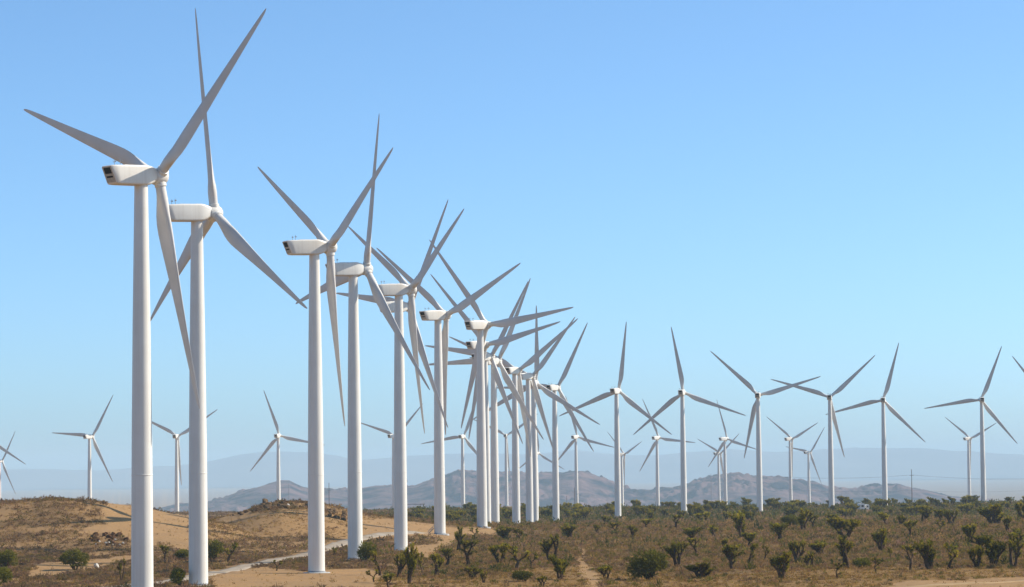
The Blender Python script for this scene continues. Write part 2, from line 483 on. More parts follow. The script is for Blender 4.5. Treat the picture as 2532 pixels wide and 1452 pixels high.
def build_ground():
    a = np.radians(np.concatenate([np.arange(-180, -24, 6.0), np.linspace(-24, -12.5, 30)[:-1], np.linspace(-12.5, 12.5, 520), np.linspace(12.5, 24, 30)[1:], np.arange(30, 180.1, 6.0)]))
    d = np.concatenate([[0.5, 20, 60, 120, 200, 300, 400, 460], np.geomspace(500, 2700, 430), np.geomspace(2760, 7000, 40), [9000, 13000, 20000, 32000, 49000]])
    A, D = np.meshgrid(a, d); x, y = D * np.sin(A), D * np.cos(A)
    z = ground_z(x, y)
    n = len(a); i = np.arange(len(d) - 1)[:, None] * n + np.arange(n - 1)[None]
    f = np.stack([i, i + 1, i + n + 1, i + n], -1).reshape(-1, 4)
    m = np.zeros(x.shape)
    near = (D > 480) & (D < 2600) & (np.abs(A) < 0.25)
    m[near] = scrub_mask(x[near], y[near], z[near])
    m[~near] = 0.8
    # brush patches are uneven on the hills
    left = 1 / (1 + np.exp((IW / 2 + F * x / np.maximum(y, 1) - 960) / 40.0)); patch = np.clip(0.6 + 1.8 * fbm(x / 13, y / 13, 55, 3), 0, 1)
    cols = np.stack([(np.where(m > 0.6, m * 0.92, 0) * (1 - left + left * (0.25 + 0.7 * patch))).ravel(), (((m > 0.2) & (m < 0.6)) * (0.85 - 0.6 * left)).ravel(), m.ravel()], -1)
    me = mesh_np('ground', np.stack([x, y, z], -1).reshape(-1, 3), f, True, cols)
    return tag(link('ground', me, None, ground_material()), kind='structure')


build_ground()


def strip(name, pts, width, mat, lift=0.12, wob=0.5):
    P = []
    for a, b in zip(pts[:-1], pts[1:]):
        n = max(2, int(np.linalg.norm(b[:2] - a[:2]) / 3))
        for t in np.linspace(0, 1, n, endpoint=False): P.append(a[:2] * (1 - t) + b[:2] * t)
    P = np.array(P); k = np.hanning(15); k /= k.sum()
    P = np.stack([np.convolve(np.pad(P[:, j], 7, mode='edge'), k, 'valid') for j in (0, 1)], -1)
    T = np.gradient(P, axis=0); T /= np.linalg.norm(T, axis=1)[:, None]; N = np.stack([-T[:, 1], T[:, 0]], -1)
    rows = []
    offs = [-1.12, -1, -0.5, 0, 0.5, 1, 1.12]; lifts = [-0.3, lift * 0.6, lift, lift, lift, lift * 0.6, -0.3]
    for o, h in zip(offs, lifts):
        w = width / 2 * (1 + wob * 0.3 * fbm(P[:, 0] / 9 + o, P[:, 1] / 9, 77, 2))
        q = P + N * (o * w)[:, None]
        zc = ground_z(q[:, 0], q[:, 1]) + h
        rows.append(np.concatenate([q, zc[:, None]], 1))
    V = np.stack(rows, 1).reshape(-1, 3); n = len(offs)
    i = np.arange(len(P) - 1)[:, None] * n + np.arange(n - 1)[None]
    f = np.stack([i, i + 1, i + n + 1, i + n], -1).reshape(-1, 4)
    return tag(link(name, mesh_np(name, V, f, True), None, mat), kind='structure')


strip('gravel_road', ROAD, 5.6, M_ROAD, 0.1, 0.9)
strip('dirt_track', TRACK, 6.0, M_TRACK, 0.1)


# ------------------------------------------------------------------ far hills and mountains
def far_range(name, sil, D, depth, base, mat, bump, cell, seed, nu=420, nd=60):
    sil = np.array(sil, float)
    u = np.linspace(sil[0, 0], sil[-1, 0], nu); e = np.linspace(-1, 1, nd)
    U, E = np.meshgrid(u, e); d = D + E * depth
    x = (U - IW / 2) / F * d; y = d
    zr = (y_horizon(U) - np.interp(U, sil[:, 0], sil[:, 1])) / F * D
    g = np.exp(-0.5 * (E / 0.42) ** 2)
    n = fbm(x / cell, y / cell, seed, 5)
    rid = -np.abs(fbm(x / (cell * 0.55), y / (cell * 1.6), seed + 5, 4)) * 1.5
    crag = np.clip(fbm(x / (cell * 0.5), y / (cell * 0.5), seed + 21, 2) * 2 + 0.4, 0, 1)
    z = base + np.maximum(zr - base, 0) * g * (1 + 0.55 * (rid + 0.38) * (1 - g * 0.85)) + n * bump * (0.3 + 0.9 * (1 - g)) + (vnoise(x / (cell / 16), y / (cell / 16), seed + 9) + 0.6 * vnoise(x / (cell / 34), y / (cell / 34), seed + 11)) * bump * 0.75 * crag
    i = np.arange(nd - 1)[:, None] * nu + np.arange(nu - 1)[None]
    f = np.stack([i, i + 1, i + nu + 1, i + nu], -1).reshape(-1, 4)
    return tag(link(name, mesh_np(name, np.stack([x, y, z + CAM_Z], -1).reshape(-1, 3), f, True), None, mat), kind='structure')


HILL = [(-500, 1330), (200, 1300), (330, 1275), (380, 1259), (440, 1244), (500, 1246), (560, 1229), (600, 1216), (640, 1204), (690, 1193), (712, 1193), (740, 1205), (770, 1212), (830, 1212), (880, 1210), (930, 1198), (960, 1195), (990, 1205), (1020, 1200), (1060, 1188), (1100, 1180), (1130, 1168), (1180, 1167), (1240, 1171), (1290, 1172), (1340, 1170), (1380, 1173), (1430, 1165), (1480, 1180), (1530, 1205), (1560, 1215), (1600, 1217), (1650, 1213), (1690, 1203), (1720, 1190), (1760, 1180), (1800, 1172), (1820, 1170), (1870, 1178), (1920, 1179), (1960, 1185), (2010, 1195), (2050, 1205), (2100, 1210), (2150, 1203), (2190, 1200), (2212, 1198), (2250, 1208), (2300, 1218), (2350, 1229), (2400, 1233), (2450, 1240), (2532, 1252), (2700, 1262), (3000, 1280)]
MOUNT = [(-600, 1170), (-200, 1168), (80, 1158), (240, 1164), (330, 1158), (430, 1150), (518, 1138), (588, 1121), (640, 1114), (700, 1114), (760, 1117), (820, 1126), (880, 1139), (930, 1134), (1000, 1128), (1090, 1122), (1170, 1120), (1300, 1122), (1420, 1115), (1500, 1125), (1560, 1128), (1640, 1125), (1740, 1117), (1800, 1112), (1880, 1118), (2000, 1115), (2100, 1110), (2180, 1108), (2240, 1108), (2300, 1112), (2400, 1118), (2450, 1123), (2532, 1126), (2800, 1130), (3200, 1140)]
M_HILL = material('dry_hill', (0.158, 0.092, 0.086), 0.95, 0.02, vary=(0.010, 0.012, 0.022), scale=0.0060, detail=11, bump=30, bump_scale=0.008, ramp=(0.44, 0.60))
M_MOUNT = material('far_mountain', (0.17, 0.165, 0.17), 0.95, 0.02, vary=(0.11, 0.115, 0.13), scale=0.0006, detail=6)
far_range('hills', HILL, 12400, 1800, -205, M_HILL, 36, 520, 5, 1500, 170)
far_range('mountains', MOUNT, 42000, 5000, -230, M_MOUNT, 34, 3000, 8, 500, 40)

# ------------------------------------------------------------------ the turbine, built once
HUB_Z, OVER, TILT, RAD = 80.0, 4.2, math.radians(6), 44.5


def tower_mesh():
    m = lathe_z([(2.05, 0.2), (2.05, 1.0), (2.02, 12), (1.9, 30), (1.66, 52), (1.32, 74), (1.25, 78.0), (1.25, 78.35)], 40)
    return m.mesh('tower', 40)


def flange_mesh(r):
    return lathe_z([(r, -0.09), (r + 0.012, -0.07), (r + 0.012, 0.07), (r, 0.09)], 40).mesh('flange', 40)


def rrect(hw, zt, zb, r, yt, yb, n=5):
    """rounded rectangle ring in X,Z; y leans from yb (bottom) to yt (top)"""
    pts = []
    for cx, cz, a0 in ((hw - r, zt - r, 0), (-hw + r, zt - r, 90), (-hw + r, zb + r, 180), (hw - r, zb + r, 270)):
        for i in range(n):
            a = math.radians(a0 + 90 * i / (n - 1)); x, z = cx + r * math.cos(a), cz + r * math.sin(a)
            t = (z - zb) / (zt - zb); pts.append((x, yb + (yt - yb) * t, z))
    return pts


def nacelle_mesh():
    m = MB()
    R = [rrect(1.45, 1.50, -1.62, 0.22, -8.0, -6.75), rrect(1.62, 1.66, -1.78, 0.30, -7.75, -6.5), rrect(1.72, 1.72, -1.84, 0.34, -6.6, -5.6),
         rrect(1.78, 1.82, -1.86, 0.38, -3, -3), rrect(1.78, 1.86, -1.86, 0.40, 0.2, 0.2), rrect(1.72, 1.80, -1.80, 0.5, 1.1, 1.0),
         rrect(1.52, 1.58, -1.50, 0.7, 2.2, 2.0), rrect(1.28, 1.36, -1.12, 0.8, 3.0, 2.8)]
    m.loft(R)
    return m.mesh('nacelle', 38)


def rear_panel(z0, z1, hw, proud):
    """a panel lying on the slanted rear face between two heights"""
    m = MB()
    def yy(z): return -6.75 + (-8.0 + 6.75) * (z + 1.62) / 3.12
    f = [(-hw, yy(z0) - proud, z0), (hw, yy(z0) - proud, z0), (hw, yy(z1) - proud, z1), (-hw, yy(z1) - proud, z1)]
    b = [(x, y + proud + 0.1, z) for x, y, z in f]
    m.add(f + b, [(0, 1, 2, 3), (7, 6, 5, 4), (0, 4, 5, 1), (1, 5, 6, 2), (2, 6, 7, 3), (3, 7, 4, 0)])
    return m


def sensor_mesh():
    m = MB(); m.tube((0, 0, 0), (0, 0, 1.25), 0.05); m.tube((-0.38, 0, 0.75), (0.38, 0, 0.75), 0.035)
    m.tube((-0.38, 0, 0.75), (-0.38, 0, 1.05), 0.035); m.tube((0.38, 0, 0.7), (0.38, 0, 0.95), 0.1, 0.14)
    return m.mesh('wind_sensor', 40)


def hatch_mesh():
    m = MB(); m.box((0, -3.0, 1.86), (1.5, 2.4, 0.09)); m.box((0, 0.3, 1.9), (1.3, 1.6, 0.08)); return m.mesh('roof_hatch')


def hub_mesh():
    n = 28; prof = [(1.18, -1.45), (1.5, -1.25), (1.62, -0.7), (1.64, 0.5), (1.5, 1.0), (1.22, 1.4), (0.8, 1.7), (0.35, 1.84), (0.05, 1.88)]
    m = MB(); m.loft([[(r * math.cos(2 * math.pi * i / n), y, -r * math.sin(2 * math.pi * i / n)) for i in range(n)] for r, y in prof])
    return m.mesh('hub', 40)


def collar_mesh():
    return lathe_z([(1.12, 1.2), (1.12, 1.95), (1.0, 2.0)], 24).mesh('blade_collar', 40)


def blade_mesh():
    st = [1.3, 2.2, 3.2, 4.4, 5.8, 7.2, 8.8, 10.5, 13, 16, 20, 24, 28, 32, 36, 39.5, 42, 43.5, 44.2, 44.5]
    ch = [1.9, 1.9, 1.95, 2.2, 2.62, 3.0, 3.3, 3.4, 3.25, 2.98, 2.6, 2.25, 1.92, 1.62, 1.32, 1.05, 0.82, 0.6, 0.36, 0.1]
    th = [1.0, 1.0, 0.96, 0.8, 0.62, 0.5, 0.42, 0.36, 0.31, 0.27, 0.24, 0.22, 0.2, 0.19, 0.18, 0.18, 0.18, 0.18, 0.18, 0.2]
    N = 20; rings = []
    for r, c, t in zip(st, ch, th):
        k = min(1, max(0, (r - 2.4) / 5.5)); k = k * k * (3 - 2 * k)          # 0 round root, 1 aerofoil
        tw = math.radians(4 + 17 * (1 - min(1, (r - 1.3) / 33)) ** 1.7)
        u = r / RAD; bend = -0.9 * u * (1 - u)
        ring = []
        for i in range(N):
            a = 2 * math.pi * i / N
            cx, cy = math.cos(a) * 0.5, math.sin(a) * 0.5                      # circle
            s = (1 - math.cos(a)) / 2                                         # 0 at trailing ... 1 at leading
            s2 = 1 - s                                                        # distance from the leading edge
            yt = 5 * t * (0.2969 * math.sqrt(s2) - 0.126 * s2 - 0.3516 * s2 ** 2 + 0.2843 * s2 ** 3 - 0.1015 * s2 ** 4)
            ax_, ay_ = (s2 - 0.30), yt * (1 if math.sin(a) >= 0 else -0.75)
            x = ((1 - k) * cx + k * ax_) * c; y = ((1 - k) * cy + k * ay_) * c
            X = x * math.cos(tw) + y * math.sin(tw); Y = -x * math.sin(tw) + y * math.cos(tw)
            ring.append((X, Y + bend, r))
        rings.append(ring)
    m = MB(); m.loft(rings); return m.mesh('blade', 60)


def stair_mesh():
    m = MB()
    for i in range(8): m.box((-2.1 - 0.28 * (8 - i), 0, 0.25 + i * 0.3), (0.3, 1.0, 0.06))
    for s in (-0.5, 0.5):
        m.tube((-4.4, s, 0.2), (-2.0, s, 2.5), 0.06); m.tube((-4.4, s, 1.2), (-2.0, s, 3.5), 0.05)
        for i in range(4): m.tube((-4.3 + i * 0.75, s, 0.3 + i * 0.72), (-4.3 + i * 0.75, s, 1.3 + i * 0.72), 0.04)
    return m.mesh('stair')


ME = dict(tower=tower_mesh(), nacelle=nacelle_mesh(), sensor=sensor_mesh(), hatch=hatch_mesh(), hub=hub_mesh(), blade=blade_mesh(), collar=collar_mesh(),
          vent=rear_panel(0.12, 1.24, 1.0, 0.012).mesh('rear_vent'), slot=rear_panel(-0.62, -0.30, 0.95, 0.012).mesh('vent_slot'),
          frame=rear_panel(-1.46, 1.40, 1.34, 0.004).mesh('vent_frame'),
          foot=lathe_z([(3.4, -1.6), (3.4, 0.12), (3.2, 0.2), (2.3, 0.22), (2.25, 0.3)], 40).mesh('foundation', 40),
          ring=lathe_z([(2.1, 0.1), (2.16, 0.12), (2.16, 0.55), (2.06, 0.6)], 40).mesh('base_ring', 40))
M_FRAME = material('vent_frame', (0.52, 0.45, 0.36), 0.7, 0.2, vary=(0.42, 0.35, 0.26), scale=2)
for k, mt in dict(tower=M_WHITE, nacelle=M_WHITE, sensor=M_GREY, hatch=M_WHITE, hub=M_WHITE, blade=M_BLADE, collar=M_WHITE, vent=M_DARK, slot=M_DARK, frame=M_FRAME, foot=M_CONC, ring=M_GREY).items():
    ME[k].materials.append(mt)
ME['fl'] = [flange_mesh(1.97), flange_mesh(1.60)]
for q in ME['fl']: q.materials.append(M_WHITE)


def turbine(key):
    x, y, z, yaw, ph = TURB[key]
    d = math.hypot(x, y)
    e = link('wind_turbine', None); e.empty_display_size = 2
    e.location = (x, y, z + CAM_Z); e.rotation_euler = (0, 0, -math.radians(yaw))
    grp = 'turbines of the big row' if key[0] == 'T' else 'well-spaced turbines on the right plain' if key[0] == 'R' else 'small distant turbines'
    tag(e, T_LABEL[key], 'wind turbine', grp)
    tw = link('tower', ME['tower'], e); link('foundation', ME['foot'], e)
    link('base_ring', ME['ring'], tw)
    if d < 2300:
        for q, hz in zip(ME['fl'], (24.0, 54.0)):
            f = link('flange', q, tw); f.location = (0, 0, hz)
    if key == 'T6':
        s = link('stair', stair_mesh(), e, M_GREY); s.rotation_euler = (0, 0, math.radians(yaw - 12))
    nac = link('nacelle', ME['nacelle'], e); nac.location = (0, 0, HUB_Z - 0.1); nac.rotation_euler = (math.radians(2.0), 0, 0)
    link('vent_frame', ME['frame'], nac); link('rear_vent', ME['vent'], nac); link('vent_slot', ME['slot'], nac); link('roof_hatch', ME['hatch'], nac)
    for sx, sy in ((-0.9, -5.4), (0.9, -5.4)):
        s = link('wind_sensor', ME['sensor'], nac); s.location = (sx, sy, 1.72)
    H = Matrix.Translation((0, OVER, HUB_Z)) @ Matrix.Rotation(TILT, 4, 'X')
    hb = link('hub', ME['hub'], e); hb.matrix_basis = H
    for k in range(3):
        Rk = Matrix.Rotation(math.radians(ph) + k * 2 * math.pi / 3, 4, 'Y')
        b = link('blade', ME['blade'], e); b.matrix_basis = H @ Rk
        c = link('blade_collar', ME['collar'], hb); c.matrix_basis = Rk
    return e


for k in TURB: turbine(k)

# ------------------------------------------------------------------ plants
def leaf_tris(cent, dirs, length, width, rg):
    """narrow triangles starting at cent pointing along dirs -> verts (n*3,3)"""
    n = len(cent)
    side = np.cross(dirs, rg.normal(size=(n, 3))); side /= np.linalg.norm(side, axis=1)[:, None] + 1e-9
    L = (length * rg.uniform(0.7, 1.3, n))[:, None]; Wd = (width * rg.uniform(0.7, 1.3, n))[:, None]
    a = cent - side * Wd / 2; b = cent + side * Wd / 2; c = cent + dirs * L
    return np.stack([a, b, c], 1).reshape(-1, 3)


def tri_mesh(name, V, mat, col=None):
    me = mesh_np(name, V, np.arange(len(V)).reshape(-1, 3), False, col); me.materials.append(mat); return me


def joshua(seed, spread=0.8, levels=4, trunk_h=0.3, leafy=1.0, stems=1):
    """height 1; returns (trunk mesh, crown mesh, width)"""
    rg = np.random.default_rng(seed); m = MB(); tips = []; segs = []
    def grow(p, d, r, L, lev):
        q = p
        for i in range(3):
            d2 = d + rg.normal(0, 0.13, 3) + np.array([0, 0, 0.13]); d2 /= np.linalg.norm(d2)
            e = q + d2 * L / 3; m.tube(tuple(q), tuple(e), r, r * 0.9, 5); segs.append((q, e, lev)); q, d, r = e, d2, r * 0.9
            if 0 < i and 0 < lev and rg.uniform() < (0.6 if lev < levels else 0.45):          # a short side arm turning upwards
                a = rg.uniform(0, 6.28); o = np.array([math.cos(a), math.sin(a), 0.25]); nd = d2 * 0.35 + o; nd /= np.linalg.norm(nd)
                grow(q, nd, r * 0.75, L * rg.uniform(0.35, 0.7), 0)
        if lev == 0: tips.append((q, d)); return
        k = rg.choice([2, 3], p=[0.6, 0.4]); ph = rg.uniform(0, 6.28)
        for j in range(k):
            a = ph + j * 6.28 / k + rg.normal(0, 0.35); o = np.array([math.cos(a), math.sin(a), 0]) * spread * rg.uniform(0.5, 1.15)
            nd = d * 0.8 + o + np.array([0, 0, 0.2]); nd /= np.linalg.norm(nd)
            nl = lev - 1 if rg.uniform() > 0.18 else max(0, lev - 2)
            grow(q, nd, r * 0.8, L * rg.uniform(0.6, 0.88), nl)
    for k in range(stems):
        a = rg.uniform(0, 6.28); t = 0.08 if stems == 1 else 0.55
        d0 = np.array([math.cos(a) * t, math.sin(a) * t, 1.0]); grow(np.array([math.cos(a), math.sin(a), 0]) * 0.02 * (stems > 1), d0 / np.linalg.norm(d0), 0.036, trunk_h * rg.uniform(0.8, 1.2), levels)
    cs, ds, ts = [], [], []
    LIVE = np.array([(0.28, 0.23, 0.018), (0.19, 0.175, 0.016), (0.35, 0.27, 0.022), (0.12, 0.115, 0.014)]); DEAD = np.array([(0.13, 0.08, 0.035), (0.10, 0.065, 0.03), (0.17, 0.11, 0.05)])
    for q, d in tips:                                                        # dagger-leaf rosettes on the branch ends
        k = int(44 * leafy); u = rg.normal(size=(k, 3)); u /= np.linalg.norm(u, axis=1)[:, None]; u = u + d * 0.7; u /= np.linalg.norm(u, axis=1)[:, None]
        cs.append(q + d * rg.uniform(-0.07, 0.02, (k, 1)) + u * 0.008); ds.append(u); ts.append(np.repeat(LIVE[rg.integers(0, 4)][None] * rg.uniform(0.7, 1.35), k, 0))
    for a, b, lev in segs:                                                   # dead leaves hanging along the upper limbs
        if lev <= 1:
            k = int((9 if lev == 0 else 4) * leafy); u = rg.normal(size=(k, 3)); ax = (b - a) / np.linalg.norm(b - a)
            u = u - (u @ ax)[:, None] * ax * 0.8; u /= np.linalg.norm(u, axis=1)[:, None]; u = u - ax * 0.3
            cs.append(a + (b - a) * rg.uniform(0, 1, (k, 1))); ds.append(u / np.linalg.norm(u, axis=1)[:, None]); ts.append(np.repeat((DEAD if rg.uniform() < 0.6 else LIVE)[rg.integers(0, 3)][None], k, 0))
    C, D = np.concatenate(cs), np.concatenate(ds)
    H0 = C[:, 2].max(); TC = np.repeat(np.concatenate(ts), 3, 0)
    V = leaf_tris(C, D, 0.078 * H0, 0.024 * H0, rg)
    H = V[:, 2].max(); Wd = np.percentile(np.hypot(V[:, 0], V[:, 1]), 95) * 2
    m.v = [tuple(p) for p in np.array(m.v) / H]
    t = m.mesh('joshua_trunk'); t.materials.append(M_BARK)
    return t, tri_mesh('joshua_crown', V / H, M_LEAF, TC), Wd / H


def juniper(seed, lobes=7, wide=1.3):
    rg = np.random.default_rng(seed); m = MB(); cs, ds = [], []
    for i in range(lobes):
        a = rg.uniform(0, 6.28); rr = rg.uniform(0.05, 0.36) * wide; c = np.array([rr * math.cos(a), rr * math.sin(a), rg.uniform(0.34, 0.72) * (1 - 0.45 * rr)])
        R = np.array([0.26, 0.26, 0.24]) * rg.uniform(0.7, 1.15); m.tube((0.03 * math.cos(a), 0.03 * math.sin(a), 0), tuple(c), 0.035, 0.012, 5)
        k = 330; u = rg.normal(size=(k, 3)); u /= np.linalg.norm(u, axis=1)[:, None]
        lump = 1 + 0.35 * np.sin(u[:, :1] * 7 + i) * np.sin(u[:, 1:2] * 6) * np.sin(u[:, 2:] * 8 + 1)
        P = c + u * R * lump * rg.uniform(0.45, 1.0, (k, 1)) ** 0.5
        P[:, 2] = np.maximum(P[:, 2], 0.02); cs.append(P); w = u + rg.normal(0, 0.6, (k, 3)) + np.array([0, 0, 0.35]); ds.append(w / np.linalg.norm(w, axis=1)[:, None])
    V = leaf_tris(np.concatenate(cs), np.concatenate(ds), 0.085, 0.038, rg); H = V[:, 2].max(); Wd = np.percentile(np.hypot(V[:, 0], V[:, 1]), 97) * 2
    m.v = [tuple(p) for p in np.array(m.v) / H]; t = m.mesh('shrub_stems'); t.materials.append(M_BARK)
    return t, tri_mesh('shrub_foliage', V / H, M_JUNI), Wd / H


J_PROTO = [joshua(101 + i, *q) for i, q in enumerate([(0.85, 3, 0.24, 1, 1), (0.95, 3, 0.16, 1, 2), (0.7, 3, 0.28, 1.0, 1), (1.0, 3, 0.15, 1.0, 2), (0.9, 3, 0.2, 1.1, 1), (0.8, 2, 0.22, 1.2, 2), (0.9, 3, 0.15, 0.9, 3), (0.7, 3, 0.3, 1.0, 1), (0.9, 3, 0.13, 1.0, 3), (0.6, 2, 0.4, 1.3, 1)])]
D_PROTO = [joshua(140 + i, 0.95, 3, 0.12, 1.5, 3) for i in range(3)]           # densely leaved ones
B_PROTO = [juniper(201 + i, lo, wd) for i, (lo, wd) in enumerate([(9, 1.3), (7, 1.0), (8, 1.6), (6, 1.1)])]


def plant(kind, px, base_y, hpx, wpx, label, group, pos=None, pi=None):
    P = at(px, base_y) if pos is None else pos
    s = F / P[1]
    protos = {'J': J_PROTO, 'D': D_PROTO, 'B': B_PROTO, 'F': D_PROTO + D_PROTO + D_PROTO}[kind]
    t, c, asp = protos[(pi if pi is not None else random.randrange(len(protos))) % len(protos)]
    up = 1.0 if kind == 'F' else 1.14; h = hpx / s * up; w = wpx / s / asp * (0.95 if kind == 'D' else 1.08)
    e = link('juniper_bush' if kind == 'B' else 'joshua_tree', None); e.empty_display_size = 0.5
    e.location = (P[0], P[1], P[2] - 0.12); e.scale = (w, w, h); e.rotation_euler = (0, 0, random.uniform(0, 6.28))
    tag(e, label, 'bush' if kind == 'B' else 'tree', group)
    link('stems' if kind == 'B' else 'trunk', t, e); link('foliage' if kind == 'B' else 'crown', c, e)
    return e


